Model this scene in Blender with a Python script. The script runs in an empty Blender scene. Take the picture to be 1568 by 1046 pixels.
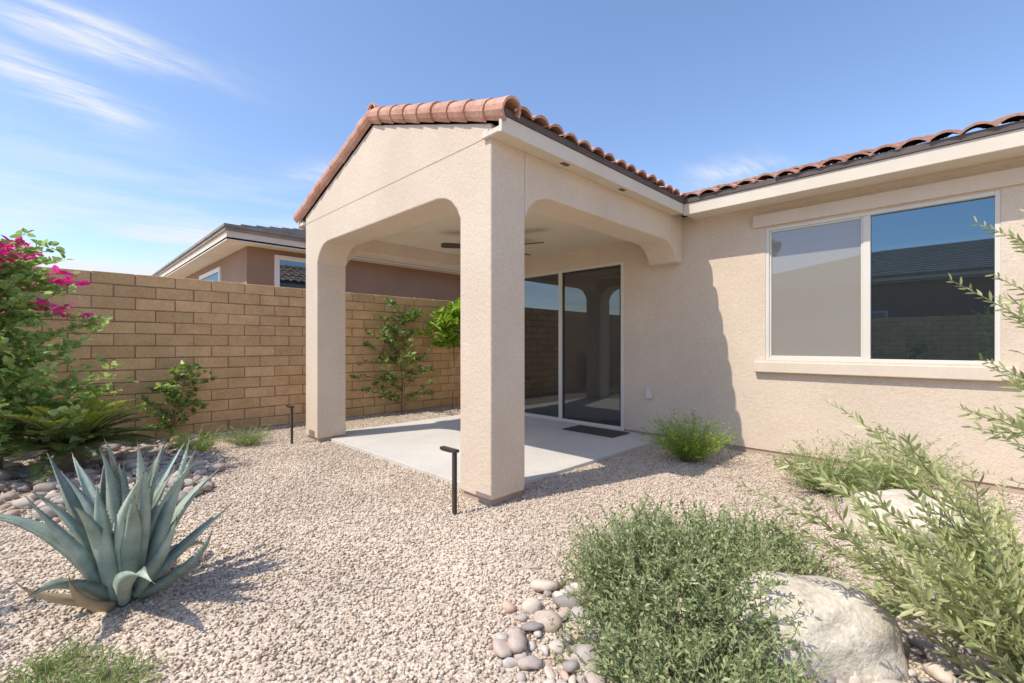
import bpy, math, random
import numpy as np
from mathutils import Vector, Matrix, noise
R = random.Random(7)
scene = bpy.context.scene
scene.view_settings.view_transform = 'Standard'
scene.view_settings.look = 'None'
scene.view_settings.exposure = 0

# ------------------------------------------------------------ helpers
class MB:
    def __init__(s): s.v=[]; s.f=[]; s.m=[]
    def add(s, vs, fs, m=0):
        o=len(s.v); s.v.extend(vs)
        for f in fs: s.f.append(tuple(i+o for i in f)); s.m.append(m)
    def box(s, x0,x1,y0,y1,z0,z1,m=0):
        vs=[(x0,y0,z0),(x1,y0,z0),(x1,y1,z0),(x0,y1,z0),(x0,y0,z1),(x1,y0,z1),(x1,y1,z1),(x0,y1,z1)]
        s.add(vs,[(3,2,1,0),(4,5,6,7),(0,1,5,4),(1,2,6,5),(2,3,7,6),(3,0,4,7)],m)
    def tube(s, pts, radii, sides=5, m=0, cap=True):
        n=len(pts); pts=[Vector(p) for p in pts]; o=len(s.v)
        for i,p in enumerate(pts):
            d=(pts[min(i+1,n-1)]-pts[max(i-1,0)])
            if d.length<1e-9: d=Vector((0,0,1))
            d.normalize()
            a=d.cross(Vector((0,0,1)))
            if a.length<1e-3: a=d.cross(Vector((1,0,0)))
            a.normalize(); b=d.cross(a)
            r=radii[i] if hasattr(radii,'__len__') else radii
            for k in range(sides):
                t=2*math.pi*k/sides
                s.v.append(tuple(p+a*(r*math.cos(t))+b*(r*math.sin(t))))
        for i in range(n-1):
            for k in range(sides):
                k2=(k+1)%sides
                s.f.append((o+i*sides+k,o+i*sides+k2,o+(i+1)*sides+k2,o+(i+1)*sides+k)); s.m.append(m)
        if cap:
            s.f.append(tuple(o+k for k in range(sides))); s.m.append(m)
            s.f.append(tuple(o+(n-1)*sides+k for k in range(sides))[::-1]); s.m.append(m)
    def leaf(s, p, d, nrm, L, W, m=0, fold=0.15, droop=0.0, rnd=False):
        d=d.normalized(); sd=d.cross(nrm)
        if sd.length<1e-4: sd=d.cross(Vector((1,0,0.3)))
        sd.normalize(); up=sd.cross(d)
        o=len(s.v)
        if rnd:
            q1=p+d*(L*.3)+up*(W*fold); q2=p+d*(L*.7)+up*(W*fold)-up*(L*droop*.5); tip=p+d*L-up*(L*droop)
            s.v.extend([tuple(p),tuple(q1+sd*W*.46),tuple(q2+sd*W*.4),tuple(tip),tuple(q2-sd*W*.4),tuple(q1-sd*W*.46)])
            s.f.append((o,o+1,o+2,o+3)); s.f.append((o,o+3,o+4,o+5)); s.m.extend([m,m])
        else:
            q=p+d*(L*.45)+up*(W*fold); tip=p+d*L-up*(L*droop)
            s.v.extend([tuple(p),tuple(q+sd*W*.5),tuple(tip),tuple(q-sd*W*.5)])
            s.f.append((o,o+1,o+2)); s.f.append((o,o+2,o+3)); s.m.extend([m,m])
    def prism(s, pts, axis, a0, a1, m=0):
        def mk(p,a):
            if axis=='Y': return (p[0],a,p[1])
            if axis=='X': return (a,p[0],p[1])
            return (p[0],p[1],a)
        n=len(pts)
        vs=[mk(p,a0) for p in pts]+[mk(p,a1) for p in pts]
        fs=[tuple(range(n))[::-1],tuple(range(n,2*n))]
        for i in range(n):
            j=(i+1)%n; fs.append((i,j,n+j,n+i))
        s.add(vs,fs,m)
    def obj(s, name, mats, parent=None, smooth=False, bevel=0, loc=None, fixn=True):
        me=bpy.data.meshes.new(name); me.from_pydata([tuple(v) for v in s.v],[],s.f)
        for mt in (mats if isinstance(mats,(list,tuple)) else [mats]): me.materials.append(mt)
        me.polygons.foreach_set('material_index', s.m)
        if smooth: me.polygons.foreach_set('use_smooth',[True]*len(s.f))
        me.update()
        if fixn and len(s.f)<60000:
            import bmesh
            bm=bmesh.new(); bm.from_mesh(me); bmesh.ops.recalc_face_normals(bm,faces=bm.faces); bm.to_mesh(me); bm.free()
        ob=bpy.data.objects.new(name,me); scene.collection.objects.link(ob)
        if loc is not None: ob.location=loc
        if parent: ob.parent=parent
        if bevel:
            b=ob.modifiers.new('bevel','BEVEL'); b.width=bevel; b.segments=2; b.limit_method='ANGLE'; b.angle_limit=math.radians(40)
        return ob

def empty(name, loc=(0,0,0)):
    e=bpy.data.objects.new(name,None); scene.collection.objects.link(e); e.location=loc; e.empty_display_size=.3
    return e
def newmat(name):
    m=bpy.data.materials.new(name); m.use_nodes=True
    nt=m.node_tree; nt.nodes.clear()
    return m,nt,nt.nodes.new('ShaderNodeOutputMaterial')
def N(nt,t,**kw):
    n=nt.nodes.new(t)
    for k,v in kw.items(): setattr(n,k,v)
    return n
def L(nt,a,b): nt.links.new(a,b)
def C(c): return (c[0],c[1],c[2],1)
def ramp(nt, fac, stops):
    r=N(nt,'ShaderNodeValToRGB'); L(nt,fac,r.inputs[0])
    e=r.color_ramp.elements
    while len(e)<len(stops): e.new(.5)
    for i,(p,c) in enumerate(stops):
        e[i].position=p; e[i].color=C(c)
    return r
def noise_tex(nt, vec, scale, detail=3, rough=.6):
    n=N(nt,'ShaderNodeTexNoise'); n.inputs['Scale'].default_value=scale; n.inputs['Detail'].default_value=detail; n.inputs['Roughness'].default_value=rough
    L(nt,vec,n.inputs['Vector']); return n
def surf(name, c1, c2, scale=3, rough=.85, bumps=((60,.3,.01),), island=0.0, spec=.3, fine=0.0):
    m,nt,out=newmat(name)
    tc=N(nt,'ShaderNodeTexCoord'); p=N(nt,'ShaderNodeBsdfPrincipled')
    n=noise_tex(nt,tc.outputs['Object'],scale,3,.6)
    r=ramp(nt,n.outputs['Fac'],[(.3,c1),(.7,c2)])
    col=r.outputs['Color']
    if island or fine:
        hs=N(nt,'ShaderNodeHueSaturation'); L(nt,col,hs.inputs['Color'])
        if island:
            g=N(nt,'ShaderNodeNewGeometry')
            mr=N(nt,'ShaderNodeMapRange'); mr.inputs['To Min'].default_value=1-island; mr.inputs['To Max'].default_value=1+island
            L(nt,g.outputs['Random Per Island'],mr.inputs['Value']); src=mr.outputs['Result']
        if fine:
            f=noise_tex(nt,tc.outputs['Object'],45,2,.7)
            mr2=N(nt,'ShaderNodeMapRange'); mr2.inputs['From Min'].default_value=.3; mr2.inputs['From Max'].default_value=.7
            mr2.inputs['To Min'].default_value=1-fine; mr2.inputs['To Max'].default_value=1+fine
            L(nt,f.outputs['Fac'],mr2.inputs['Value'])
            if island:
                mu=N(nt,'ShaderNodeMath',operation='MULTIPLY'); L(nt,src,mu.inputs[0]); L(nt,mr2.outputs['Result'],mu.inputs[1]); src=mu.outputs[0]
            else: src=mr2.outputs['Result']
        L(nt,src,hs.inputs['Value']); col=hs.outputs['Color']
    L(nt,col,p.inputs['Base Color'])
    p.inputs['Roughness'].default_value=rough
    p.inputs['Specular IOR Level'].default_value=spec
    prev=None
    for sc,st,dist in bumps:
        b=N(nt,'ShaderNodeBump'); b.inputs['Strength'].default_value=st; b.inputs['Distance'].default_value=dist
        bn=noise_tex(nt,tc.outputs['Object'],sc,2,.65); L(nt,bn.outputs['Fac'],b.inputs['Height'])
        if prev: L(nt,prev.outputs['Normal'],b.inputs['Normal'])
        prev=b
    if prev: L(nt,prev.outputs['Normal'],p.inputs['Normal'])
    L(nt,p.outputs[0],out.inputs[0])
    return m
def leafmat(name, c1, c2, trans=.3, rough=.5, spec=.35):
    m,nt,out=newmat(name)
    g=N(nt,'ShaderNodeNewGeometry')
    r=ramp(nt,g.outputs['Random Per Island'],[(0,c1),(1,c2)])
    p=N(nt,'ShaderNodeBsdfPrincipled'); L(nt,r.outputs[0],p.inputs['Base Color']); p.inputs['Roughness'].default_value=rough
    p.inputs['Specular IOR Level'].default_value=spec
    t=N(nt,'ShaderNodeBsdfTranslucent')
    hs=N(nt,'ShaderNodeHueSaturation'); hs.inputs['Value'].default_value=1.3; hs.inputs['Saturation'].default_value=1.1
    L(nt,r.outputs[0],hs.inputs['Color']); L(nt,hs.outputs[0],t.inputs['Color'])
    mx=N(nt,'ShaderNodeMixShader'); mx.inputs[0].default_value=trans
    L(nt,p.outputs[0],mx.inputs[1]); L(nt,t.outputs[0],mx.inputs[2]); L(nt,mx.outputs[0],out.inputs[0])
    return m

# ------------------------------------------------------------ materials
M={}
M['stucco']=surf('stucco',(.62,.505,.39),(.70,.585,.46),1.1,.92,((95,.45,.008),(22,.35,.011)),fine=.07)
M['trim']=surf('stucco_trim',(.64,.54,.425),(.70,.60,.485),2,.85,((110,.25,.004),),fine=.03)
M['fascia']=surf('painted_fascia',(.63,.555,.445),(.69,.615,.505),2,.6,((60,.1,.003),))
M['drip']=surf('dark_flashing',(.10,.08,.07),(.14,.11,.10),5,.7)
M['ceiling']=surf('ceiling_stucco',(.66,.575,.445),(.70,.615,.485),2,.9,((90,.25,.004),))
M['tile']=surf('clay_tile',(.42,.20,.135),(.62,.37,.27),5,.85,((70,.3,.005),),fine=.2)
M['tile2']=surf('grey_tile',(.20,.17,.145),(.33,.285,.25),3,.9,((40,.3,.01),),fine=.15)
M['conc']=surf('patio_concrete',(.52,.49,.44),(.63,.595,.54),1.1,.85,((140,.2,.002),),fine=.07)
M['foot']=surf('footing_concrete',(.40,.29,.22),(.48,.38,.30),5,.9,((80,.4,.004),))
M['block']=surf('slump_block',(.60,.37,.18),(.73,.475,.25),5,.92,((50,.6,.01),(14,.4,.012)),island=.12,fine=.11)
M['mortar']=surf('mortar',(.30,.19,.115),(.36,.235,.145),5,.95)
M['vinyl']=surf('vinyl_frame',(.66,.62,.54),(.70,.66,.58),2,.5,())
M['dark']=surf('bronze_metal',(.045,.038,.032),(.06,.05,.042),8,.5,())
M['fan']=surf('fan_bronze',(.05,.035,.028),(.07,.05,.04),8,.45,())
M['white']=surf('white_plastic',(.7,.69,.66),(.74,.73,.7),8,.4,())
M['mat']=surf('mat_rubber',(.06,.05,.045),(.11,.09,.08),30,.95,((150,.6,.006),))
M['brown']=surf('brown_stucco',(.28,.19,.135),(.32,.22,.16),1.5,.93,((80,.35,.006),))
M['boulder']=surf('boulder_stone',(.50,.43,.335),(.68,.61,.50),6,.9,((60,.5,.01),(12,.35,.02)),fine=.18)
M['stem']=surf('stem_bark',(.16,.12,.08),(.24,.19,.13),20,.9,())
M['stemg']=surf('green_stem',(.24,.24,.11),(.32,.30,.16),20,.8,())
def cobmat(name,f):
    m,nt,out=newmat(name); tc=N(nt,'ShaderNodeTexCoord'); p=N(nt,'ShaderNodeBsdfPrincipled'); p.inputs['Roughness'].default_value=.75
    p.inputs['Specular IOR Level'].default_value=.25
    g=N(nt,'ShaderNodeNewGeometry')
    cs=[(0,(.20,.175,.16)),(.2,(.33,.29,.26)),(.4,(.42,.33,.27)),(.6,(.37,.345,.315)),(.8,(.54,.47,.39)),(1,(.45,.31,.23))]
    r=ramp(nt,g.outputs['Random Per Island'],[(p_,tuple(min(.75,x*f) for x in c)) for p_,c in cs])
    n=noise_tex(nt,tc.outputs['Object'],28,3,.7); mr=N(nt,'ShaderNodeMapRange'); mr.inputs['To Min'].default_value=.7; mr.inputs['To Max'].default_value=1.3; L(nt,n.outputs['Fac'],mr.inputs['Value'])
    hs=N(nt,'ShaderNodeHueSaturation'); L(nt,r.outputs[0],hs.inputs['Color']); L(nt,mr.outputs[0],hs.inputs['Value']); L(nt,hs.outputs[0],p.inputs['Base Color'])
    b=N(nt,'ShaderNodeBump'); b.inputs['Strength'].default_value=.3; b.inputs['Distance'].default_value=.004; L(nt,n.outputs['Fac'],b.inputs['Height']); L(nt,b.outputs[0],p.inputs['Normal'])
    L(nt,p.outputs[0],out.inputs[0]); return m
M['cob']=cobmat('river_cobble',1.0); M['cobl']=cobmat('pale_cobble',1.25)

GR=[(0,(.30,.22,.16)),(.2,(.51,.41,.315)),(.6,(.63,.53,.42)),(.9,(.74,.65,.54)),(1,(.55,.40,.30))]
def gravelmat(name, island):
    m,nt,out=newmat(name); tc=N(nt,'ShaderNodeTexCoord'); p=N(nt,'ShaderNodeBsdfPrincipled')
    p.inputs['Roughness'].default_value=.95; p.inputs['Specular IOR Level'].default_value=.15
    if island:
        g=N(nt,'ShaderNodeNewGeometry'); src=g.outputs['Random Per Island']
    else:
        v=N(nt,'ShaderNodeTexVoronoi'); v.inputs['Scale'].default_value=95; L(nt,tc.outputs['Object'],v.inputs['Vector'])
        sp=N(nt,'ShaderNodeSeparateColor'); L(nt,v.outputs['Color'],sp.inputs[0]); src=sp.outputs[0]
        b=N(nt,'ShaderNodeBump'); b.inputs['Strength'].default_value=.8; b.inputs['Distance'].default_value=.006; b.invert=True
        L(nt,v.outputs['Distance'],b.inputs['Height']); L(nt,b.outputs[0],p.inputs['Normal'])
    r=ramp(nt,src,GR)
    n=noise_tex(nt,tc.outputs['Object'],1.1,3,.6)
    mr=N(nt,'ShaderNodeMapRange'); mr.inputs['From Min'].default_value=.3; mr.inputs['From Max'].default_value=.7; mr.inputs['To Min'].default_value=.88; mr.inputs['To Max'].default_value=1.10
    L(nt,n.outputs['Fac'],mr.inputs['Value'])
    hs=N(nt,'ShaderNodeHueSaturation'); L(nt,r.outputs[0],hs.inputs['Color']); L(nt,mr.outputs[0],hs.inputs['Value'])
    L(nt,hs.outputs[0],p.inputs['Base Color']); L(nt,p.outputs[0],out.inputs[0])
    return m
M['ground']=gravelmat('gravel_ground',False); M['gravel']=gravelmat('gravel_stone',True)

def glassmat(name, base, gl, tint=(.8,.88,.95), top=.5):
    m,nt,out=newmat(name)
    d=N(nt,'ShaderNodeBsdfDiffuse'); d.inputs[0].default_value=C(base)
    g=N(nt,'ShaderNodeBsdfGlossy'); g.inputs['Roughness'].default_value=.01; g.inputs['Color'].default_value=C(tint)
    fr=N(nt,'ShaderNodeLayerWeight'); fr.inputs['Blend'].default_value=.25
    mr=N(nt,'ShaderNodeMapRange'); mr.inputs['To Min'].default_value=gl; mr.inputs['To Max'].default_value=min(1,gl+top)
    L(nt,fr.outputs['Facing'],mr.inputs['Value'])
    mx=N(nt,'ShaderNodeMixShader'); L(nt,mr.outputs[0],mx.inputs[0])
    L(nt,d.outputs[0],mx.inputs[1]); L(nt,g.outputs[0],mx.inputs[2]); L(nt,mx.outputs[0],out.inputs[0])
    return m
M['glass']=glassmat('window_glass',(.022,.024,.025),.25,(.38,.60,.76),.45)
M['screen']=glassmat('window_screen',(.28,.26,.23),.08,(.7,.85,1),.30)
M['glassd']=glassmat('door_glass',(.022,.022,.022),.12,(.7,.8,.85),.35)
M['screend']=glassmat('door_screen',(.055,.053,.05),.08,(.8,.85,.85),.3)

# ------------------------------------------------------------ ground
mb=MB(); mb.add([(-300,-300,0),(300,-300,0),(300,300,0),(-300,300,0)],[(0,1,2,3)])
mb.obj('ground',M['ground'])
rng=np.random.default_rng(3)
def gravel_stones(n, x0,x1,y0,y1, rmin, rmax):
    X=rng.uniform(x0,x1,n); Y=rng.uniform(y0,y1,n)
    keep=~((X>-6.02)&(X<-2.68)&(Y>2.42)&(Y<5.5))
    keep&=~((X>-.4)&(Y<1.2)); keep&=~((X<-2.5)&(Y<-.35)&(X>-3.5))
    X=X[keep];Y=Y[keep]; n=len(X)
    base=np.array([[1,0,0],[-1,0,0],[0,1,0],[0,-1,0],[0,0,1],[0,0,-1]],float)
    r=rng.uniform(rmin,rmax,(n,1))
    sc=rng.uniform(.55,1.25,(n,3))*r; sc[:,2]*=.8
    P=base[None]*sc[:,None,:]+rng.normal(0,.22,(n,6,3))*r[:,None]
    th=rng.uniform(0,6.283,n); c=np.cos(th); s=np.sin(th)
    tl=rng.normal(0,.45,n); ct=np.cos(tl); st=np.sin(tl)
    y=P[...,1]*ct[:,None]-P[...,2]*st[:,None]; z=P[...,1]*st[:,None]+P[...,2]*ct[:,None]
    x=P[...,0]*c[:,None]-y*s[:,None]; y2=P[...,0]*s[:,None]+y*c[:,None]
    V=np.stack([x+X[:,None],y2+Y[:,None],z+r*.38],-1).reshape(-1,3)
    F=np.array([[0,2,4],[2,1,4],[1,3,4],[3,0,4],[2,0,5],[1,2,5],[3,1,5],[0,3,5]])
    F=(F[None]+np.arange(n)[:,None,None]*6).reshape(-1,3)
    return V,F
V,F=gravel_stones(155000,-7.2,1.2,-.6,5.42,.005,.012)
me=bpy.data.meshes.new('gravel'); me.vertices.add(len(V)); me.vertices.foreach_set('co',V.ravel())
me.loops.add(len(F)*3); me.loops.foreach_set('vertex_index',F.ravel().astype(np.int32))
me.polygons.add(len(F)); me.polygons.foreach_set('loop_start',np.arange(0,len(F)*3,3,dtype=np.int32))
me.update(calc_edges=True); me.materials.append(M['gravel'])
ob=bpy.data.objects.new('gravel',me); scene.collection.objects.link(ob)

# ------------------------------------------------------------ covered patio
XR,XL=-2.485,-6.0; YF=2.267; CW=.365; YH=5.45
XRi,XLi=XR-CW,XL+CW; YFi=YF+CW
ZB=2.42; ZT=2.83; SL=.333; XM=(XR+XL)/2; ZA=ZT+SL*(XR-XM)
patio=empty('covered_patio')
cv=[(0,2.20),(.045,2.285),(.12,2.36),(.20,2.40),(.30,ZB)]
mb=MB()
out=[(XR,.05),(XR,ZT),(XM,ZA),(XL,ZT),(XL,.05),(XLi,.05)]
out+=[(XLi+a,z) for a,z in cv]+[(XRi-a,z) for a,z in cv[::-1]]+[(XRi,.05)]
mb.prism(out,'Y',YF,YFi)
mb.obj('front_gable_and_columns',M['stucco'],patio,bevel=.012)
for nm,xa,xb in (('side_beam_1',XRi,XR),('side_beam_2',XL,XLi)):
    mb=MB()
    o=[(YFi,ZT-.03),(YFi,2.20)]+[(YFi+a,z) for a,z in cv[1:]]
    o+=[(YH-.16-a,z) for a,z in cv[::-1]]+[(YH,2.20),(YH,ZT-.03)]
    mb.prism(o,'X',xa,xb); mb.obj(nm,M['stucco'],patio,bevel=.01)
mb=MB()
for xa,xb in ((XRi,XR),(XL,XLi)): mb.box(xa+.02,xb-.02,YF+.02,YFi-.02,-.02,.052)
mb.obj('column_footings',M['foot'],patio)
mb=MB(); mb.box(XLi,XRi,YFi,YH,2.60,2.66); mb.obj('ceiling',M['ceiling'],patio)
mb=MB(); mb.box(XL,XR,YF-.002,YF,2.735,2.740); mb.obj('control_joint',M['foot'],patio)
mb=MB(); mb.prism([(XL+.0,YF+.16),(XR-.2,YF+.16),(XR-.2,YH),(XL,YH)],'Z',-.05,.035); 
slab=mb.obj('slab',M['conc'],patio,bevel=.006)
XE=XR+.155; XEL=XL-.155; YEV=YH-.30
mb=MB()
mb.box(XR,XE-.03,YF-.03,YEV,2.725,2.765); mb.box(XE-.03,XE,YF-.04,YEV,2.71,2.825)
mb.box(XR-.07,XR,YF-.03,YF,2.725,2.78)
mb.box(XEL+.03,XL,YF-.03,YH+3,2.725,2.765); mb.box(XEL,XEL+.03,YF-.04,YH+3,2.71,2.825)
mb.obj('fascia',M['fascia'],patio,bevel=.004)
mb=MB()
mb.box(XE-.02,XE+.012,YF-.02,YEV+.01,2.827,2.875); mb.box(XEL-.012,XEL+.02,YF-.02,YH+3,2.827,2.875)
mb.obj('drip_edge',M['drip'],patio)
mb=MB()
for y in (3.0,3.9): mb.box(XR+.05,XE-.06,y,y+.09,2.722,2.727)
mb.obj('soffit_vents',M['drip'],patio)

def tiles(mb, O, A, U, length, slen, pitch=.19, expo=.36, amp=.046, sub=7, thick=.02):
    O=Vector(O);A=Vector(A).normalized();U=Vector(U).normalized();Nn=A.cross(U)
    if Nn.z<0: Nn=-Nn
    nc=int(math.ceil(length/pitch)); nr=int(math.ceil(slen/expo))
    hs=[amp*abs(math.sin(math.pi*k/sub))**.8 for k in range(sub)]
    for r in range(nr):
        y0=r*expo; y1=min(y0+expo+.04,slen+.02)
        for c in range(nc):
            o=len(mb.v); jit=R.uniform(-.007,.007); jy=R.uniform(-.01,.01)
            for k in range(sub+1):
                s=(c+k/sub)*pitch; h=hs[k%sub]
                lo=O+A*s+U*(y0+jy)+Nn*(h+.025+jit); hi=O+A*s+U*y1+Nn*(h*.85+jit)
                mb.v+= [tuple(lo),tuple(hi),tuple(lo-Nn*thick)]
            for k in range(sub):
                a=o+k*3; b=a+3
                mb.f.append((a,b,b+1,a+1)); mb.m.append(0)
                mb.f.append((a+2,b+2,b,a)); mb.m.append(0)
    return mb
def barrel_run(mb, P0, P1, up, out_, r0=.092, r1=.074, expo=.225, seg=10, a0=-1.2, a1=3.5):
    P0=Vector(P0);P1=Vector(P1); d=(P1-P0); Ln=d.length; d.normalize(); up=Vector(up); up=(up-d*up.dot(d)).normalized(); o_=d.cross(up)
    if o_.dot(Vector(out_))<0: o_=-o_
    n=int(round(Ln/expo)); ex=Ln/n
    for i in range(n):
        j=R.uniform(-.004,.004); sk=o_*R.uniform(-.005,.005)
        s0=P0+d*(i*ex)+up*j+sk; s1=P0+d*((i+1)*ex+.05)+up*j-sk
        rings=[]
        for (c,r) in ((s0,r0),(s0,r0-.018),(s1,r1-.012),(s1,r1)):
            rings.append([c+o_*(math.cos(a0+(a1-a0)*k/seg)*r)+up*(math.sin(a0+(a1-a0)*k/seg)*r) for k in range(seg+1)])
        o=len(mb.v)
        for rg in (rings[0],rings[3],rings[1],rings[2]):
            mb.v+= [tuple(p) for p in rg]
        w=seg+1
        for k in range(seg):
            mb.f.append((o+k,o+k+1,o+w+k+1,o+w+k)); mb.m.append(0)
            mb.f.append((o+2*w+k,o+2*w+k+1,o+k+1,o+k)); mb.m.append(0)
            mb.f.append((o+3*w+k,o+3*w+k+1,o+2*w+k+1,o+2*w+k)); mb.m.append(0)
cs=1/math.sqrt(1+SL*SL)
ZE=2.86; slen=(XE+.03-XM)/cs
mb=MB(); ylen=7.6-(YF)
tiles(mb,(XE+.03,YF+.05,ZE),(0,1,0),(-1,0,SL),ylen,slen)
tiles(mb,(XEL-.03,YF+.05,ZE),(0,1,0),(1,0,SL),ylen,slen)
mb.obj('clay_tile_roof',M['tile'],patio)
ZR=ZE+SL*(XE+.03-XM)
mb=MB()
YB=YF+.015
barrel_run(mb,(XE+.05,YB,ZE-.005),(XM,YB,ZR-.005),(0,0,1),(0,-1,0))
barrel_run(mb,(XEL-.05,YB,ZE-.005),(XM,YB,ZR-.005),(0,0,1),(0,-1,0))
barrel_run(mb,(XM,YF-.03,ZR+.02),(XM,7.6,ZR+.02),(0,0,1),(1,0,0),a0=-.2,a1=3.34,expo=.33)
mb.obj('rake_and_ridge_tiles',M['tile'],patio,smooth=False)
mb=MB()
mb.prism([(XE+.0,ZE-.02),(XM,ZR-.02),(XEL,ZE-.02),(XEL,ZE-.035),(XM,ZR-.04),(XE,ZE-.035)],'Y',YF+.03,7.6)
mb.obj('roof_deck',M['drip'],patio)
mb=MB(); pts=[(-3.30+.085*math.cos(t*math.pi/12),3.55+.085*math.sin(t*math.pi/12)) for t in range(24)]
mb.prism(pts,'Z',2.59,2.602); mb.obj('recessed_light_trim',M['white'],patio)

# ------------------------------------------------------------ ceiling fan
fan=empty('ceiling_fan',(XM,3.92,2.42))
def lathe(mb,prof,seg=20,cx=0,cy=0,m=0):
    o=len(mb.v)
    for r,z in prof:
        for k in range(seg):
            t=2*math.pi*k/seg; mb.v.append((cx+r*math.cos(t),cy+r*math.sin(t),z))
    for i in range(len(prof)-1):
        for k in range(seg):
            k2=(k+1)%seg; mb.f.append((o+i*seg+k,o+i*seg+k2,o+(i+1)*seg+k2,o+(i+1)*seg+k)); mb.m.append(m)
mb=MB()
lathe(mb,[(.001,-.09),(.06,-.085),(.09,-.05),(.10,0),(.09,.04),(.03,.06),(.014,.07),(.014,.14),(.05,.15),(.065,.18)])
mb.obj('motor',M['fan'],fan,smooth=True)
for i in range(5):
    mb=MB(); a=i*math.tau/5+.35
    ca,sa=math.cos(a),math.sin(a)
    prof=[(.09,.02),(.16,.025),(.22,.06),(.62,.072),(.66,.05)]
    vs=[];n=len(prof)
    for r,w in prof:
        for sg in (-1,1):
            for dz in (0,.008):
                z=.005+sg*w*.2+dz
                vs.append((r*ca-sg*w*sa, r*sa+sg*w*ca, z))
    fs=[]
    for k in range(n-1):
        b=k*4; c=b+4
        fs+=[(b,b+2,c+2,c),(b+1,c+1,c+3,b+3),(b,c,c+1,b+1),(b+2,b+3,c+3,c+2)]
    fs+=[(0,1,3,2),((n-1)*4,(n-1)*4+2,(n-1)*4+3,(n-1)*4+1)]
    mb.add(vs,fs); mb.obj('blade_%d'%(i+1),M['fan'],fan)

# ------------------------------------------------------------ house
house=empty('stucco_house')
def wall_y(mb, x0,x1,z0,z1,y0,y1,holes):
    xs=sorted(set([x0,x1]+[h[0] for h in holes]+[h[1] for h in holes]))
    for a,b in zip(xs[:-1],xs[1:]):
        hh=[h for h in holes if h[0]<=a+1e-6 and h[1]>=b-1e-6]
        if not hh: mb.box(a,b,y0,y1,z0,z1)
        else:
            h=hh[0]
            if h[2]>z0: mb.box(a,b,y0,y1,z0,h[2])
            if h[3]<z1: mb.box(a,b,y0,y1,h[3],z1)
WX0,WX1,WZ0,WZ1=-1.563,.184,1.03,2.465
DX0,DX1,DZ1=-5.53,-3.308,2.34
mb=MB(); wall_y(mb,XL+.003,6.2,.06,2.76,YH,YH+.16,[(WX0,WX1,WZ0,WZ1),(DX0,DX1,.06,DZ1)])
mb.box(XL+.003,XL+.16,YH+.16,13,.06,2.76); mb.box(6.04,6.2,YH+.16,13,.06,2.76); mb.box(XL+.003,6.2,13,13.16,.06,2.76)
mb.obj('walls',M['stucco'],house)
mb=MB(); mb.box(XL+.02,6.18,YH+.015,13.1,-.02,.058); mb.obj('footing',M['foot'],house)
mb=MB()
mb.box(WX0-.10,WX1+.10,YH-.06,YH,WZ0-.125,WZ0-.012)
mb.box(WX0-.12,WX1+2.8,YH-.035,YH,WZ1+.015,WZ1+.15)
mb.obj('window_sill_and_head_trim',M['trim'],house,bevel=.008)
def sash(mb,x0,x1,z0,z1,y0,y1,w):
    mb.box(x0,x0+w,y0,y1,z0,z1); mb.box(x1-w,x1,y0,y1,z0,z1)
    mb.box(x0+w,x1-w,y0,y1,z0,z0+w); mb.box(x0+w,x1-w,y0,y1,z1-w,z1)
mb=MB(); sash(mb,WX0,WX1,WZ0,WZ1,YH+.005,YH+.09,.035)
wm=(WX0+WX1)/2+.0
mb.box(wm-.028,wm+.028,YH+.012,YH+.08,WZ0+.035,WZ1-.035)
sash(mb,WX0+.035,wm-.028,WZ0+.035,WZ1-.035,YH+.02,YH+.06,.018)
mb.obj('window_frame',M['vinyl'],house,bevel=.003)
mb=MB(); mb.box(wm+.028,WX1-.035,YH+.05,YH+.056,WZ0+.035,WZ1-.035); mb.obj('window_pane',M['glass'],house)
mb=MB(); mb.box(WX0+.053,wm-.046,YH+.036,YH+.04,WZ0+.053,WZ1-.053); mb.obj('window_screen',M['screen'],house)
dm=(DX0+DX1)/2
mb=MB(); sash(mb,DX0,DX1,.036,DZ1,YH+.0-.006,YH+.11,.045)
mb.box(dm-.035,dm+.035,YH+.01,YH+.1,.081,DZ1-.045)
mb.obj('sliding_door_frame',M['vinyl'],house,bevel=.003)
mb=MB(); sash(mb,dm+.036,DX1-.047,.083,DZ1-.047,YH+.02,YH+.05,.03)
mb.box(DX1-.075,DX1-.05,YH-.0,YH+.02,.95,1.2)
mb.obj('screen_door_frame',M['dark'],house)
mb=MB(); mb.box(DX0+.045,dm-.035,YH+.05,YH+.056,.081,DZ1-.045); mb.obj('sliding_door_pane',M['glassd'],house)
mb=MB(); mb.box(dm+.066,DX1-.077,YH+.03,YH+.034,.113,DZ1-.077); mb.obj('sliding_door_screen',M['screend'],house)
mb=MB(); mb.box(-2.965,-2.885,YH-.035,YH,.50,.63); mb.box(-2.955,-2.895,YH-.045,YH-.035,.51,.62)
mb.obj('outlet_cover',M['vinyl'],house,bevel=.006)
mb=MB()
mb.box(XE+.0,6.6,YEV-.0,YH,2.70,2.74); mb.box(XE+.001,6.6,YEV-.03,YEV,2.69,2.82)
mb.box(XEL-.3,XEL-.001,YEV-.03,YEV,2.69,2.82); mb.box(XEL-.3,XEL-.001,YEV,YH,2.70,2.74)
mb.obj('fascia',M['fascia'],house,bevel=.004)
mb=MB(); mb.box(XE+.013,6.6,YEV-.045,YEV-.01,2.822,2.875); mb.obj('drip_edge',M['drip'],house)
mb=MB(); tiles(mb,(XEL-.35,YEV-.06,2.86),(1,0,0),(0,1,SL),6.7-(XEL-.35),4.4)
mb.obj('clay_tile_roof',M['tile'],house)
yr=YEV-.06+4.4*cs; zr=2.86+4.4*cs*SL
mb=MB()
mb.add([(XEL-.35,YEV-.02,2.84),(6.7,YEV-.02,2.84),(6.7,yr,zr-.02),(XEL-.35,yr,zr-.02)],[(0,1,2,3)])
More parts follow.
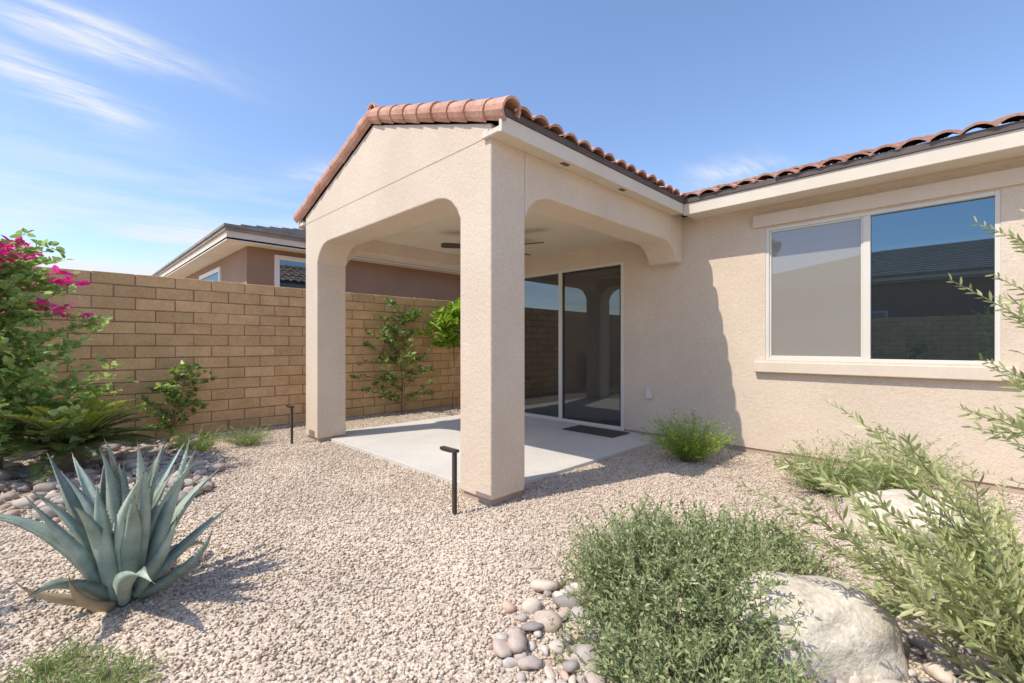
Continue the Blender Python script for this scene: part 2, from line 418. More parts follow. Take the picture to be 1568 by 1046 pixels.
mb.add([(XEL-.35,13.5,2.84),(6.7,13.5,2.84),(6.7,yr,zr-.02),(XEL-.35,yr,zr-.02)],[(0,1,2,3)])
mb.add([(XL,YH,2.76),(XL,13.1,2.76),(XL,yr,zr-.05)],[(0,1,2)]); mb.add([(6.2,YH,2.76),(6.2,13.1,2.76),(6.2,yr,zr-.05)],[(0,1,2)])
mb.obj('roof_deck',M['drip'],house)
mb=MB(); mb.box(-3.95,-3.15,4.93,5.33,.036,.05); mb.obj('door_mat',M['mat'])

# ------------------------------------------------------------ block walls
def blockwall(name, axis, const, a0,a1, top, side):
    e=empty(name)
    bh,bl,g=.148,.40,.011
    mb=MB(); n=int(round(top/bh))
    for r in range(n):
        z0=r*bh; off=(r%2)*bl/2
        a=a0-off
        while a<a1:
            j=[R.uniform(-.0035,.0035) for _ in range(8)]
            s0,s1=a+g/2,min(a+bl,a1)-g/2
            if axis=='X':
                mb.box(const-.075+j[0],const+.075+j[1],s0+j[2],s1+j[3],z0+g/2+j[4],z0+bh-g/2+j[5])
            else:
                mb.box(s0+j[2],s1+j[3],const-.075+j[0],const+.075+j[1],z0+g/2+j[4],z0+bh-g/2+j[5])
            a+=bl
    mb.obj('blocks',M['block'],e,bevel=.007)
    mb=MB()
    if axis=='X': mb.box(const-.066,const+.066,a0,a1-.01,0,n*bh-.012)
    else: mb.box(a0,a1-.01,const-.066,const+.066,0,n*bh-.012)
    mb.obj('mortar',M['mortar'],e)
blockwall('block_wall','X',-7.33,-7.9,12.4,2.07,1)
blockwall('block_wall','Y',-8.0,-7.2,8,2.0,1)

# ------------------------------------------------------------ neighbour houses
def hip_house(name,x0,x1,y0,y1,zw,ov,wallm,roofm,wins):
    e=empty(name)
    mb=MB(); mb.box(x0,x1,y0,y1,0,zw); mb.obj('walls',wallm,e)
    X0,X1,Y0,Y1=x0-ov,x1+ov,y0-ov,y1+ov; zf=zw+.16
    mb=MB()
    mb.box(X0,X1,Y0,Y1,zw-.0,zw+.03); 
    mb.box(X0,X0+.03,Y0,Y1,zw-.02,zf); mb.box(X1-.03,X1,Y0,Y1,zw-.02,zf); mb.box(X0+.03,X1-.03,Y0,Y0+.03,zw-.02,zf); mb.box(X0+.03,X1-.03,Y1-.03,Y1,zw-.02,zf)
    mb.obj('fascia',M['fascia'],e)
    X0-=.05;X1+=.05;Y0-=.05;Y1+=.05
    h=min(X1-X0,Y1-Y0)/2
    mb=MB(); n=int(h/.33)
    for k in range(n):
        i0=k*h/n; i1=(k+1)*h/n+.02
        za=zf+.06+i0*.31+.03; zb=zf+.06+i1*.31
        a=[(X0+i0,Y0+i0,za),(X1-i0,Y0+i0,za),(X1-i0,Y1-i0,za),(X0+i0,Y1-i0,za)]
        b=[(X0+i1,Y0+i1,zb),(X1-i1,Y0+i1,zb),(X1-i1,Y1-i1,zb),(X0+i1,Y1-i1,zb)]
        c=[(p[0],p[1],p[2]-.05) for p in a]
        mb.add(a+b+c,[(0,1,5,4),(1,2,6,5),(2,3,7,6),(3,0,4,7),(8,9,1,0),(9,10,2,1),(10,11,3,2),(11,8,0,3)])
    mb.box(X0+.02,X1-.02,Y0+.02,Y1-.02,zf-.02,zf+.055)
    mb.obj('tile_roof',roofm,e,fixn=False)
    fr=MB(); gl=MB()
    for (ax,c,a0,a1,z0,z1) in wins:
        w=.09
        if ax=='X+':
            fr.box(c,c+.04,a0,a0+w,z0,z1); fr.box(c,c+.04,a1-w,a1,z0,z1); fr.box(c,c+.04,a0+w,a1-w,z0,z0+w); fr.box(c,c+.04,a0+w,a1-w,z1-w,z1)
            gl.box(c,c+.015,a0+w,a1-w,z0+w,z1-w)
        elif ax=='Y-':
            fr.box(a0,a0+w,c-.04,c,z0,z1); fr.box(a1-w,a1,c-.04,c,z0,z1); fr.box(a0+w,a1-w,c-.04,c,z0,z0+w); fr.box(a0+w,a1-w,c-.04,c,z1-w,z1)
            gl.box(a0+w,a1-w,c-.015,c,z0+w,z1-w)
        elif ax=='Y+':
            fr.box(a0,a0+w,c,c+.04,z0,z1); fr.box(a1-w,a1,c,c+.04,z0,z1); fr.box(a0+w,a1-w,c,c+.04,z0,z0+w); fr.box(a0+w,a1-w,c,c+.04,z1-w,z1)
            gl.box(a0+w,a1-w,c,c+.015,z0+w,z1-w)
    fr.obj('window_trim',M['white'],e); gl.obj('window_panes',M['glass'],e)
hip_house('neighbor_house',-19,-9.45,2.51,15,3.03,.42,M['brown'],M['tile2'],[('X+',-9.45,2.98,4.2,1.7,2.93),('Y-',2.51,-13.2,-11.25,1.7,2.86)])
hip_house('neighbor_house',-8,9,-20,-9.6,3.35,.45,M['brown'],M['tile2'],[('Y+',-9.6,-3.5,-2,1.2,2.4),('Y+',-9.6,1.5,3.5,1.2,2.4)])

# ------------------------------------------------------------ path lights
def pathlight(loc):
    e=empty('path_light',loc)
    mb=MB(); mb.box(-.016,.016,-.011,.011,-.05,.44); mb.obj('post',M['dark'],e,bevel=.002)
    mb=MB(); mb.box(-.15,.03,-.02,.02,.44,.46); mb.box(-.145,-.03,-.014,.014,.432,.44); mb.obj('head',M['dark'],e,bevel=.002)
pathlight((-2.575,2.0,0)); pathlight((-5.80,2.03,0))

# ------------------------------------------------------------ cobbles & boulders
import bmesh
def ico(sub):
    bm=bmesh.new(); bmesh.ops.create_icosphere(bm,subdivisions=sub,radius=1)
    v=[tuple(x.co) for x in bm.verts]; f=[tuple(q.index for q in x.verts) for x in bm.faces]; bm.free(); return v,f
IV,IF=ico(2)
def inpoly(x,y,P):
    c=False;n=len(P);j=n-1
    for i in range(n):
        if ((P[i][1]>y)!=(P[j][1]>y)) and (x<(P[j][0]-P[i][0])*(y-P[i][1])/(P[j][1]-P[i][1])+P[i][0]): c=not c
        j=i
    return c
def cobbles(name,P,n,smin,smax,mt):
    mb=MB(); xs=[p[0] for p in P]; ys=[p[1] for p in P]; pl=[]
    t=0
    while len(pl)<n and t<n*60:
        t+=1; x=R.uniform(min(xs),max(xs)); y=R.uniform(min(ys),max(ys))
        if not inpoly(x+R.gauss(0,.05),y+R.gauss(0,.05),P): continue
        r=R.uniform(smin,smax)*R.choice((1,1,.8,.6,.5,.4))
        lift=0; bad=0
        for (a,b,q) in pl:
            d=math.hypot(a-x,b-y)
            if d<(r+q)*.55: bad=1;break
            if d<(r+q)*.85: lift=max(lift,min(r,q)*.35)
        if bad: continue
        pl.append((x,y,r))
        sx,sy,sz=r*R.uniform(.85,1.3),r*R.uniform(.6,.95),r*R.uniform(.42,.68)
        M3=Matrix.Rotation(R.uniform(0,6.28),3,'Z')@Matrix.Rotation(R.gauss(0,.3),3,'X')
        of=Vector((R.uniform(0,99),R.uniform(0,99),R.uniform(0,99)))
        vs=[]
        for v in IV:
            v=Vector(v); k=1+.46*noise.noise(v*1.2+of)
            w=M3@Vector((v.x*sx*k,v.y*sy*k,v.z*sz*k)); vs.append((w.x+x,w.y+y,w.z+sz*.5+lift))
        mb.add(vs,IF)
    return mb.obj(name,mt,smooth=True,fixn=False)
cobbles('river_rocks',[(-7.2,1.2),(-5.85,1.28),(-5.1,1.1),(-4.45,.85),(-4.05,.55),(-4.2,.1),(-4.9,-.3),(-7.2,-1.1)],620,.04,.085,M['cob'])
cobbles('river_rocks',[(-1.45,1.80),(-1.48,1.5),(-1.25,1.2),(-1.0,.88),(-.2,1.2),(.5,1.6),(1.3,2.3),(1.2,2.85),(.2,2.85),(-.1,2.6),(-.5,2.3),(-1.1,2.0)],820,.026,.062,M['cobl'])
BV,BF=ico(5)
def boulder(loc,s,rot,seed,rg=1.0):
    vs=[]
    for v in BV:
        v=Vector(v); o=Vector((seed,seed*2,3))
        k=1+.28*noise.noise(v*.9+o)+.09*rg*noise.noise(v*2.3+o)+.03*rg*noise.noise(v*6+o)+.012*noise.noise(v*14+o)
        z=v.z*k
        if z>.62: z=.62+(z-.62)*.5
        w=Vector((v.x*k*s[0],v.y*k*s[1],z*s[2])); vs.append(tuple(Matrix.Rotation(rot,3,'Z')@w))
    mb=MB(); mb.add(vs,BF); return mb.obj('boulder',M['boulder'],smooth=True,loc=loc,fixn=False)
boulder((-.44,2.10,.05),(.33,.21,.27),.75,1.3)
boulder((-.22,3.95,.03),(.42,.28,.27),.7,5.1)

# ------------------------------------------------------------ plants
def rdir(zmin=-1,zmax=1):
    z=R.uniform(zmin,zmax); t=R.uniform(0,6.283); r=math.sqrt(max(0,1-z*z)); return Vector((r*math.cos(t),r*math.sin(t),z))
LM={
 'sage':leafmat('sage_leaf',(.18,.24,.095),(.46,.51,.26),.25),
 'olive':leafmat('olive_leaf',(.26,.30,.12),(.62,.64,.32),.35),
 'fine':leafmat('fine_leaf',(.17,.25,.07),(.38,.46,.17),.3),
 'bright':leafmat('bright_leaf',(.16,.29,.03),(.38,.51,.08),.4),
 'dark':leafmat('dark_leaf',(.07,.13,.03),(.25,.35,.08),.3,.4),
 'mid':leafmat('citrus_leaf',(.10,.17,.04),(.36,.46,.13),.3,.4),
 'sago':leafmat('sago_leaf',(.06,.10,.022),(.16,.22,.05),.2,.4),
 'sagoy':leafmat('sago_new_leaf',(.30,.38,.05),(.50,.56,.10),.3,.4),
 'boug':leafmat('bougainvillea_leaf',(.18,.30,.07),(.48,.60,.24),.45),
 'pink':leafmat('bougainvillea_bract',(.66,.03,.24),(.90,.14,.44),.35),
 'dry':leafmat('dry_leaf',(.20,.11,.05),(.42,.28,.15),.1),
}
def mound_shrub(name, loc, rad, h, nspr, spr_len, nleaf, ll, lw, lm, lobes=4, seed=0, stiff=.7, stemm='stemg'):
    mb=MB()
    sd=Vector((seed*3.1,seed*1.7,0))
    for i in range(nspr):
        d=rdir(.0,1)
        k=(1+.45*noise.noise(d*lobes*.5+sd)+.34*noise.noise(d*lobes*1.3+sd))
        q=R.random()**.33*k
        if q<.45: q=.45+R.random()*.4
        p=Vector((d.x*rad[0]*q,d.y*rad[1]*q,max(.012,(d.z**1.0)*h*q)))
        dr=(Vector((d.x,d.y,d.z*.6+.15)).normalized()*stiff+rdir(-.3,1)*(1-stiff)*1.6).normalized()
        pts=[p]; Ls=spr_len*R.uniform(.5,1.6); c=p.copy(); dd=dr.copy()
        for s in range(4):
            c=c+dd*(Ls/4); dd=(dd+rdir()*.22+Vector((0,0,.08))).normalized(); pts.append(c.copy())
        mb.tube(pts,[.0024,.002,.0015,.001,.0006],3,0,cap=False)
        for s in range(nleaf):
            t=(s+.5)/nleaf*4; a=int(t); f=t-a; b=pts[a].lerp(pts[min(a+1,4)],f)
            ld=(dd*.8+rdir()*.9).normalized()
            mb.leaf(b,ld,rdir(0,1),ll*R.uniform(.6,1.2),lw*R.uniform(.7,1.2),1,.15)
    return mb.obj(name,[M[stemm],LM[lm]],loc=loc,fixn=False)
mound_shrub('trailing_shrub',(-.91,2.0,0),(.50,.50),.30,1800,.14,14,.025,.0105,'sage',5,1,.55)
mound_shrub('trailing_shrub',(-.60,1.50,0),(.40,.24),.13,620,.12,13,.025,.0105,'sage',5,4,.55)
mound_shrub('trailing_shrub',(-.80,2.66,0),(.26,.22),.2,320,.12,13,.025,.0105,'sage',5,6,.55)

def fountain(name, loc, n, length, spread, ll, lw, lm, nleaf=14, stemm='stemg', wob=.12):
    mb=MB()
    for i in range(n):
        a=R.uniform(0,6.283); r=R.random()**.6
        d=Vector((math.cos(a)*r*spread,math.sin(a)*r*spread,1)).normalized()
        c=Vector((math.cos(a)*r*.08,math.sin(a)*r*.08,0)); pts=[c.copy()]; Ln=length*R.uniform(.55,1.1)
        for s in range(6):
            c=c+d*(Ln/6); d=(d+Vector((math.cos(a),math.sin(a),-.35))*.10*spread+rdir()*wob).normalized(); pts.append(c.copy())
        mb.tube(pts,[.002,.0018,.0016,.0014,.001,.0008,.0005],3,0,cap=False)
        for s in range(nleaf):
            t=(.15+.85*s/nleaf)*6; k=min(int(t),5); b=pts[k].lerp(pts[k+1],t-k)
            dr=(pts[k+1]-pts[k]).normalized()
            mb.leaf(b,(dr*.6+rdir()*.85),rdir(0,1),ll*R.uniform(.6,1.2),lw,1,.1)
    return mb.obj(name,[M[stemm],LM[lm]],loc=loc,fixn=False)
fountain('feathery_shrub',(-2.04,4.62,0),230,.55,.9,.045,.009,'bright',22,wob=.26)
fountain('feathery_shrub',(-.80,4.45,0),240,.48,1.2,.045,.007,'fine',18,wob=.2)
fountain('feathery_shrub',(-.42,4.85,0),200,.55,1.1,.045,.007,'fine',18,wob=.2)
fountain('grass_tuft',(-6.02,1.08,0),140,.34,.9,.045,.006,'bright',10)
fountain('grass_tuft',(-6.1,1.62,0),150,.32,1.3,.045,.006,'fine',10)
fountain('grass_tuft',(-2.12,.12,0),110,.12,1.6,.035,.005,'fine',9)
fountain('grass_tuft',(-2.32,-.02,0),90,.12,1.6,.035,.005,'fine',9)

def bez(a,b,c,t): return a*(1-t)**2+b*2*t*(1-t)+c*t*t
def olive():
    mb=MB(); B=Vector((.2,2.3,0))
    tips=[(-.626,1.849,.67),(-.458,2.512,.94),(-.239,2.165,.90),(-.279,1.843,.424),
      (-.58,2.10,.46),(-.153,2.39,.6),(-.342,2.77,.38),(-.45,2.3,.62),(-.36,1.98,.72),(-.15,2.6,.75),(-.1,1.9,.62),
      (-.5,1.95,.52),(-.55,2.25,.74),(-.3,2.35,.8),(-.25,2.05,.55),(-.05,2.15,.75),
      (0,1.75,.5),(.2,1.7,.55),(.5,3.0,.7),(.1,3.0,.6)]
    high=[(.013,2.418,1.66),(-.05,2.07,1.41),(-.006,1.974,1.0),(.024,2.145,1.15),(.123,2.386,1.54),(.08,2.27,1.30),(.10,2.15,1.18),(.06,2.35,1.45),
      (.05,2.7,.95),(.12,2.5,1.1),(.10,2.05,.9),(.08,2.1,.78),(.0,2.2,.92),(.14,2.25,1.02),(.13,2.35,1.36),(.05,2.3,1.12),(.10,2.45,1.60),(.12,2.12,1.3),
      (.3,2.3,1.7),(.6,2.2,1.5),(.7,2.6,1.2),(.45,2.8,1.4),(.9,2.4,1.0),(.8,2.7,1.6),(1.1,2.8,1.3)]
    for i in range(30):
        a=R.uniform(math.pi*.55,math.pi*1.4); r=R.uniform(.15,.62); tips.append((B.x+math.cos(a)*r,B.y+math.sin(a)*r*.9,R.uniform(.16,.55)))
    for hi,lst in ((0,tips),(1,high)):
      for tp in lst:
        T=Vector(tp)-B; hz=Vector((T.x,T.y,0)); st=Vector((R.gauss(0,.05),R.gauss(0,.05),0))
        mid=st+hz*.36+Vector((0,0,max(T.z*.72,.18)))+rdir()*.06
        if hi:
            st=Vector((.35+R.gauss(0,.06),.25+R.gauss(0,.06),0)); mid=Vector((.42+R.gauss(0,.08),.22+R.gauss(0,.08),T.z*.75))
        n=14
        pts=[bez(st,mid,T,t/n)+rdir()*.006 for t in range(n+1)]
        subs=[(pts,1.0)]
        if T.length>.5:
            for q in range(4 if hi else 2):
                k=R.randint(5,12); dr=(pts[k+1]-pts[k]).normalized(); dv=(dr+rdir()*.7+Vector((0,0,.1))).normalized(); ln=R.uniform(.1,.24)
                sp=[pts[k]+dv*(ln*u/6)+Vector((0,0,.02*(u/6)**2))+rdir()*.003 for u in range(7)]; subs.append((sp,.7))
        for ps,rs in subs:
            m=len(ps)-1; Ln=sum((ps[i+1]-ps[i]).length for i in range(m))
            mb.tube(ps,[(.0045*(1-t/m)+.001)*rs for t in range(m+1)],4,0,cap=False)
            nl=int(Ln/.0125); ph=R.uniform(0,3); t0=.16 if rs==1 else .05
            for s in range(nl):
                t=t0+(1-t0)*s/nl; k=min(int(t*m),m-1); p=ps[k].lerp(ps[k+1],t*m-k); dr=(ps[k+1]-ps[k]).normalized()
                sdv=dr.cross(Vector((0,0,1)))
                if sdv.length<.1: sdv=Vector((1,0,0))
                sdv.normalize(); up=sdv.cross(dr)
                ang=ph+s*1.9+R.uniform(-.5,.5); o=sdv*math.cos(ang)+up*math.sin(ang)
                sz=1-.5*max(0,(t-.75)/.25)
                mb.leaf(p,dr*.8+o*.65+rdir()*.18,o.cross(dr)+rdir()*.5,.054*sz*R.uniform(.7,1.2),.0135*sz,1,.1,.05,rnd=True)
    return mb.obj('olive_leaf_shrub',[M['stemg'],LM['olive']],loc=B,fixn=False)
olive()

def agavemat():
    m,nt,out=newmat('agave_leaf'); tc=N(nt,'ShaderNodeTexCoord'); p=N(nt,'ShaderNodeBsdfPrincipled')
    n=noise_tex(nt,tc.outputs['Object'],7,4,.65)
    r=ramp(nt,n.outputs['Fac'],[(.3,(.18,.235,.19)),(.5,(.28,.345,.285)),(.62,(.35,.41,.34)),(.8,(.54,.57,.47))])
    g=N(nt,'ShaderNodeNewGeometry'); mr=N(nt,'ShaderNodeMapRange'); mr.inputs['To Min'].default_value=.75; mr.inputs['To Max'].default_value=1.28
    L(nt,g.outputs['Random Per Island'],mr.inputs['Value'])
    hs=N(nt,'ShaderNodeHueSaturation'); L(nt,r.outputs[0],hs.inputs['Color']); L(nt,mr.outputs[0],hs.inputs['Value'])
    L(nt,hs.outputs[0],p.inputs['Base Color']); p.inputs['Roughness'].default_value=.55
    b=N(nt,'ShaderNodeBump'); b.inputs['Strength'].default_value=.2; b.inputs['Distance'].default_value=.01; L(nt,n.outputs['Fac'],b.inputs['Height']); L(nt,b.outputs[0],p.inputs['Normal'])
    L(nt,p.outputs[0],out.inputs[0]); return m
M['agave']=agavemat(); M['agedge']=surf('agave_spine',(.16,.09,.05),(.25,.16,.09),20,.7,())
M['agdry']=surf('agave_dry_leaf',(.34,.26,.16),(.48,.38,.25),9,.8,())
def agave(loc):
    mb=MB(); nl=40
    for i in range(nl):
        f=i/nl
        az=i*2.39996+R.uniform(-.15,.15)
        el=math.radians(88-38*f**1.1+R.uniform(-5,5)); Ln=(.60+.06*math.sin(f*2.6))*R.uniform(.82,1.1)
        if f>.72: Ln*=.78; el-=math.radians(12)
        if f>.86: Ln*=.85; el-=math.radians(16)
        w=.043*R.uniform(.8,1.1)
        mt=2 if i in (nl-1,nl-4) else 0
        if mt: w*=.55; Ln*=.8
        h=Vector((math.cos(az),math.sin(az),0)); side=Vector((-math.sin(az),math.cos(az),0))
        c=h*.035*(1+f*1.5)+Vector((0,0,.06*(1-f)+.02)); curl=R.uniform(-.4,.6)*(.3+f) ; sway=R.uniform(-.36,.36)
        n=14; rows=[]; e=el
        for k in range(n+1):
            t=k/n
            if t<.42: prof=.66+.72*t-.25*t*t
            else:
                u=(t-.42)/.58; prof=.917*(1-u**1.35)
            ww=w*max(prof,.02)/.917
            d=h*math.cos(e)+Vector((0,0,math.sin(e)))+side*sway*t; d.normalize()
            up=(Vector((0,0,1))*math.cos(e)-h*math.sin(e)).normalized()
            th=.02*(1-t)+.003
            chan=.75-.1*t
            wav=side*(math.sin(t*9+i)*.005)
            row=[c+side*ww+up*ww*chan+wav, c+side*ww*.55+up*ww*chan*.28, c+up*0, c-side*ww*.55+up*ww*chan*.28, c-side*ww+up*ww*chan+wav,
                 c-side*ww*.6-up*(th*.7), c-up*(th*1.2), c+side*ww*.6-up*(th*.7)]
            rows.append((row,c.copy(),side,up,ww,d))
            c=c+d*(Ln/n); e-= curl*(.35+1.3*t)/n*2.0
            if c.z<.03: c.z=.03
        o=len(mb.v)
        for rw in rows: mb.v+=[tuple(p) for p in rw[0]]
        for k in range(n):
            for j in range(8):
                j2=(j+1)%8; mb.f.append((o+k*8+j,o+k*8+j2,o+(k+1)*8+j2,o+(k+1)*8+j)); mb.m.append(mt)
        tp=rows[-1]; mb.tube([tp[1],tp[1]+tp[5]*.03],[.0028,.0004],4,1)
        for k in range(2,n):
            for sg in (0,4):
                for q in (0,.5):
                    a=rows[k][0][sg].lerp(rows[k+1][0][sg],q); od=(rows[k][2]*(1 if sg==0 else -1)+rows[k][5]*.4).normalized()
                    b=a+od*.007; x=rows[k][5]*.003
                    mb.add([tuple(a-x),tuple(a+x),tuple(b)],[(0,1,2)],1)
    ob=mb.obj('agave',[M['agave'],M['agedge'],M['agdry']],smooth=True,loc=loc,fixn=False); return ob
agave((-2.82,.23,0))

def sago(loc,n=50):
    mb=MB()
    for i in range(n):
        f=i/n; az=i*2.39996; el=math.radians(80-70*f+R.uniform(-6,6)); Ln=R.uniform(.5,.68)
        h=Vector((math.cos(az),math.sin(az),0)); side=Vector((-math.sin(az),math.cos(az),0))
        c=Vector((0,0,.22))+h*.04; pts=[c.copy()]; ds=[]; e=el; ns=12
        for k in range(ns):
            d=h*math.cos(e)+Vector((0,0,math.sin(e))); ds.append(d); c=c+d*(Ln/ns); pts.append(c.copy()); e-=.07
        ds.append(d)
        mb.tube(pts,[.006*(1-k/ns)+.0015 for k in range(ns+1)],4,0,cap=False)
        m=2 if f<.42 else 1
        for s in range(40):
            t=.1+.9*s/40; k=min(int(t*ns),ns-1); p=pts[k].lerp(pts[k+1],t*ns-k); d=ds[k]; up=side.cross(d)
            if up.z<0: up=-up
            ll=.15*math.sin(math.pi*(.12+.84*t))**.7
            for sg in (-1,1):
                mb.leaf(p,(side*sg*.8+d*.55+up*.28+rdir()*.04),up,ll,.012,m,.2,.08)
    lathe(mb,[(.09,0),(.11,.1),(.10,.2),(.03,.26)],12,m=0)
    return mb.obj('sago_palm',[M['stem'],LM['sago'],LM['sagoy']],loc=loc,fixn=False)
sago((-6.0,.10,0))

def woody(name, loc, h, width, flat, nb, ll, lw, lm, nleaf, lean=(0,0), start=.15, extra=None, rmain=.012):
    mb=MB(); main=[Vector((0,0,0))]; d=Vector((lean[0],lean[1],1)).normalized(); c=Vector((0,0,0)); n=10
    for k in range(n):
        c=c+d*(h*.92/n); d=(d+rdir()*.16+Vector((0,0,.1))).normalized(); main.append(c.copy())
    mb.tube(main,[rmain*(1-k/n)+.003 for k in range(n+1)],6,0,cap=False)
    for b in range(nb):
        t=start+(1-start)*(b+R.random())/nb; k=min(int(t*n),n-1); p=main[k].lerp(main[k+1],t*n-k)
        a=R.uniform(0,6.283); dv=Vector((math.cos(a)*flat,math.sin(a),R.uniform(.1,.9))).normalized()
        Ln=width*R.uniform(.35,1.05)*(1.05-.55*t); pts=[p.copy()]; q=p.copy()
        for s in range(6):
            q=q+dv*(Ln/6); dv=(dv+rdir()*.22+Vector((0,0,-.03))).normalized(); pts.append(q.copy())
        mb.tube(pts,[.004*(1-s/6)+.0012 for s in range(7)],4,0,cap=False)
        for s in range(nleaf):
            u=(.1+.9*R.random())*6; kk=min(int(u),5); pp=pts[kk].lerp(pts[kk+1],u-kk); ld=rdir(-.4,.8)+(pts[kk+1]-pts[kk]).normalized()*.5
            mm=1
            if extra and extra(pp+Vector(loc)) and R.random()<.8: mm=2
            mb.leaf(pp+ld*.012,ld,rdir(.1,1),ll*R.uniform(.6,1.2),lw*R.uniform(.7,1.15),mm,.15,.12,rnd=True)
    mats=[M['stem'],LM[lm],LM['pink']]
    return mb.obj(name,mats,loc=loc,fixn=False)
woody('espalier_shrub',(-7.0,4.28,0),1.95,1.0,.35,36,.10,.06,'mid',26,start=.04)
woody('wall_shrub',(-6.98,1.02,0),.98,.48,.5,22,.085,.055,'mid',22,start=.1)
woody('broadleaf_shrub',(-6.75,5.2,0),2.0,.85,.8,30,.17,.08,'bright',22,start=.62,rmain=.015)
def pk(p): return noise.noise(p*2.9+Vector((7,2,5)))>.02 and p.z>1.45
woody('bougainvillea',(-6.25,-.36,0),2.3,1.15,.9,190,.075,.055,'boug',44,start=.08,extra=pk,rmain=.03)
woody('shadow_caster_shrub',(-3.25,-1.0,0),1.25,.75,.9,40,.05,.02,'fine',34,start=.2,rmain=.02)  # unseen shrub added out of frame to cast dappled shadow around the agave
for x in (-3.6,-1.2,1.0,3.0): woody('hedge_shrub',(x,-7.1,0),1.3,.8,.9,22,.12,.07,'dark',18,start=.08)

mb=MB()
for i in range(260):
    x=R.gauss(-2.4,.5); y=R.gauss(.55,.45)
    mb.leaf(Vector((x,y,.014+R.random()*.006)),Vector((R.uniform(-1,1),R.uniform(-1,1),R.uniform(-.1,.25))),Vector((0,0,1)),R.uniform(.012,.032),.008,0,.2)
mb.obj('leaf_litter',LM['dry'],fixn=False)

# ------------------------------------------------------------ light & sky
sd=Vector((.27,1,-1.5)).normalized()
sl=bpy.data.lights.new('sun','SUN'); sl.energy=4.5; sl.angle=math.radians(.5); sl.color=(1,.93,.82)
so=bpy.data.objects.new('sun',sl); scene.collection.objects.link(so); so.rotation_euler=sd.to_track_quat('-Z','Y').to_euler(); so.location=(-3,-10,15)
w=bpy.data.worlds.new("World"); scene.world=w; w.use_nodes=True; nt=w.node_tree; nt.nodes.clear()
wo=N(nt,'ShaderNodeOutputWorld'); bg=N(nt,'ShaderNodeBackground'); L(nt,bg.outputs[0],wo.inputs[0]); bg.inputs[1].default_value=.15
sky=N(nt,'ShaderNodeTexSky'); sky.sky_type='NISHITA'; sky.sun_disc=False
sky.sun_elevation=math.asin(-sd.z); sky.sun_rotation=math.radians(195); sky.air_density=1.0; sky.dust_density=.8; sky.ozone_density=1.2
tc=N(nt,'ShaderNodeTexCoord'); sx=N(nt,'ShaderNodeSeparateXYZ'); L(nt,tc.outputs['Generated'],sx.inputs[0])
def mth(op,a,b=None,clamp=False):
    n=N(nt,'ShaderNodeMath',operation=op); n.use_clamp=clamp
    for i,v in enumerate((a,b)):
        if v is None: continue
        if isinstance(v,(int,float)): n.inputs[i].default_value=v
        else: L(nt,v,n.inputs[i])
    return n.outputs[0]
zc=mth('MAXIMUM',sx.outputs[2],.02); P=mth('DIVIDE',sx.outputs[0],zc); Q=mth('DIVIDE',sx.outputs[1],zc)
cb=N(nt,'ShaderNodeCombineXYZ'); L(nt,P,cb.inputs[0]); L(nt,Q,cb.inputs[1])
warp=noise_tex(nt,cb.outputs[0],2.2,2,.5)
wv=mth('MULTIPLY',mth('SUBTRACT',warp.outputs['Fac'],.5),.45)
P2=mth('ADD',P,wv)
def wisp(p0,q0,p1,q1,wid,amp,ext=1.0):
    ln=math.hypot(p1-p0,q1-q0); ux,uy=(p1-p0)/ln,(q1-q0)/ln; cx,cy=(p0+p1)/2,(q0+q1)/2
    dx=mth('SUBTRACT',P2,cx); dy=mth('SUBTRACT',Q,cy)
    al=mth('ADD',mth('MULTIPLY',dx,ux/(ln/2*ext)),mth('MULTIPLY',dy,uy/(ln/2*ext)))
    ac=mth('ADD',mth('MULTIPLY',dx,-uy/wid),mth('MULTIPLY',dy,ux/wid))
    r2=mth('ADD',mth('MULTIPLY',al,al),mth('MULTIPLY',ac,ac))
    return mth('MULTIPLY',mth('EXPONENT',mth('MULTIPLY',r2,-1.2)),amp)
tot=wisp(-2.02,-.25,-1.96,.42,.12,1.4)
for a in ((-2.34,-.25,-2.66,.26,.16,1.5),(-2.68,.95,-2.72,1.25,.25,.8),(-1.05,2.55,-.9,3.0,.22,.9),(-4.6,.3,-5.4,1.6,.5,.7)):
    tot=mth('ADD',tot,wisp(*a))
mp=N(nt,'ShaderNodeMapping'); mp.inputs['Scale'].default_value=(7,1.6,1); mp.inputs['Rotation'].default_value=(0,0,.15); L(nt,cb.outputs[0],mp.inputs[0])
nz=noise_tex(nt,mp.outputs[0],1.5,6,.65)
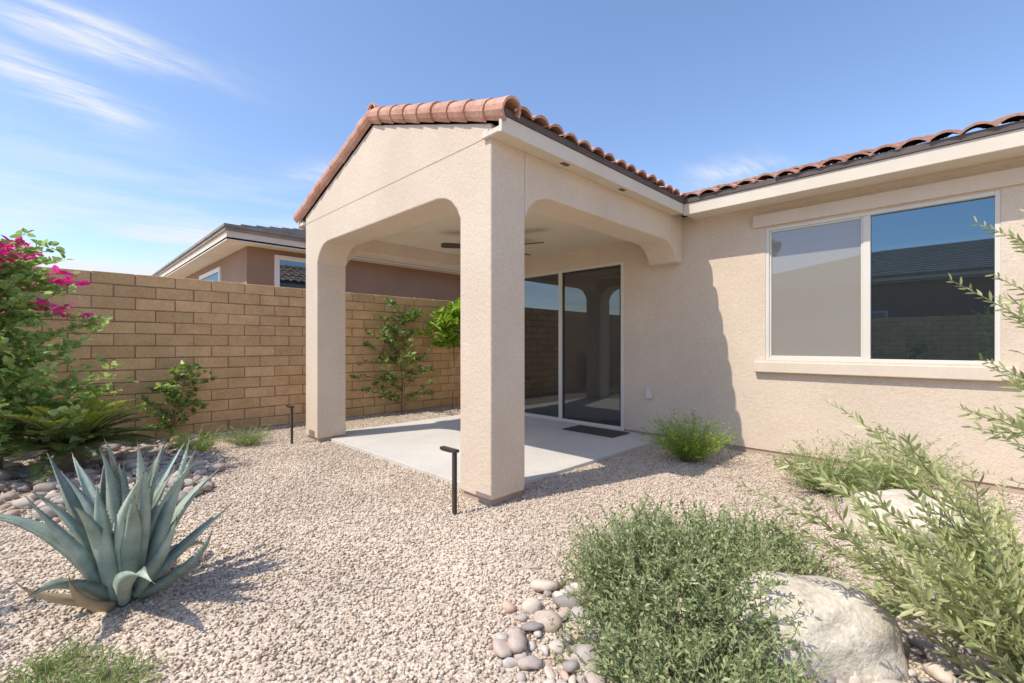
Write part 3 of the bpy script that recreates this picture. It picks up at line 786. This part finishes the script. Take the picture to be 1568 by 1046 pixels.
nr=N(nt,'ShaderNodeMapRange'); nr.inputs['From Min'].default_value=.35; nr.inputs['From Max'].default_value=.75; L(nt,nz.outputs['Fac'],nr.inputs['Value'])
fac=mth('MULTIPLY',tot,mth('ADD',nr.outputs[0],.12))
mp2=N(nt,'ShaderNodeMapping'); mp2.inputs['Scale'].default_value=(2.2,2.2,16); L(nt,tc.outputs['Generated'],mp2.inputs[0])
n2=noise_tex(nt,mp2.outputs[0],1.6,4,.6)
r2=N(nt,'ShaderNodeMapRange'); r2.inputs['From Min'].default_value=.40; r2.inputs['From Max'].default_value=.70; L(nt,n2.outputs['Fac'],r2.inputs['Value'])
el=N(nt,'ShaderNodeMapRange'); el.inputs['From Min'].default_value=.36; el.inputs['From Max'].default_value=.08; L(nt,sx.outputs[2],el.inputs['Value'])
west=N(nt,'ShaderNodeMapRange'); west.inputs['From Min'].default_value=-.35; west.inputs['From Max'].default_value=-.95; L(nt,sx.outputs[0],west.inputs['Value'])
low=mth('MULTIPLY',mth('MULTIPLY',r2.outputs[0],el.outputs[0]),west.outputs[0])
fac=mth('ADD',fac,mth('MULTIPLY',low,1.3)); fac=mth('MINIMUM',fac,.85,True)
tint=N(nt,'ShaderNodeMix',data_type='RGBA',blend_type='MULTIPLY'); tint.inputs['Factor'].default_value=1; L(nt,sky.outputs[0],tint.inputs['A']); tint.inputs['B'].default_value=(1.42,1.48,1.62,1)
mx=N(nt,'ShaderNodeMix',data_type='RGBA'); L(nt,fac,mx.inputs['Factor']); L(nt,tint.outputs['Result'],mx.inputs['A']); mx.inputs['B'].default_value=(6.0,6.15,6.4,1)
L(nt,mx.outputs['Result'],bg.inputs[0])

# ------------------------------------------------------------ camera
cam=bpy.data.cameras.new('camera'); co=bpy.data.objects.new('camera',cam); scene.collection.objects.link(co)
co.location=(0,0,1.2); co.rotation_euler=(math.radians(90),0,math.radians(45)); cam.sensor_width=36; cam.lens=700/1568*36; cam.shift_y=.0032
cam.clip_start=.02; cam.clip_end=1000; scene.camera=co
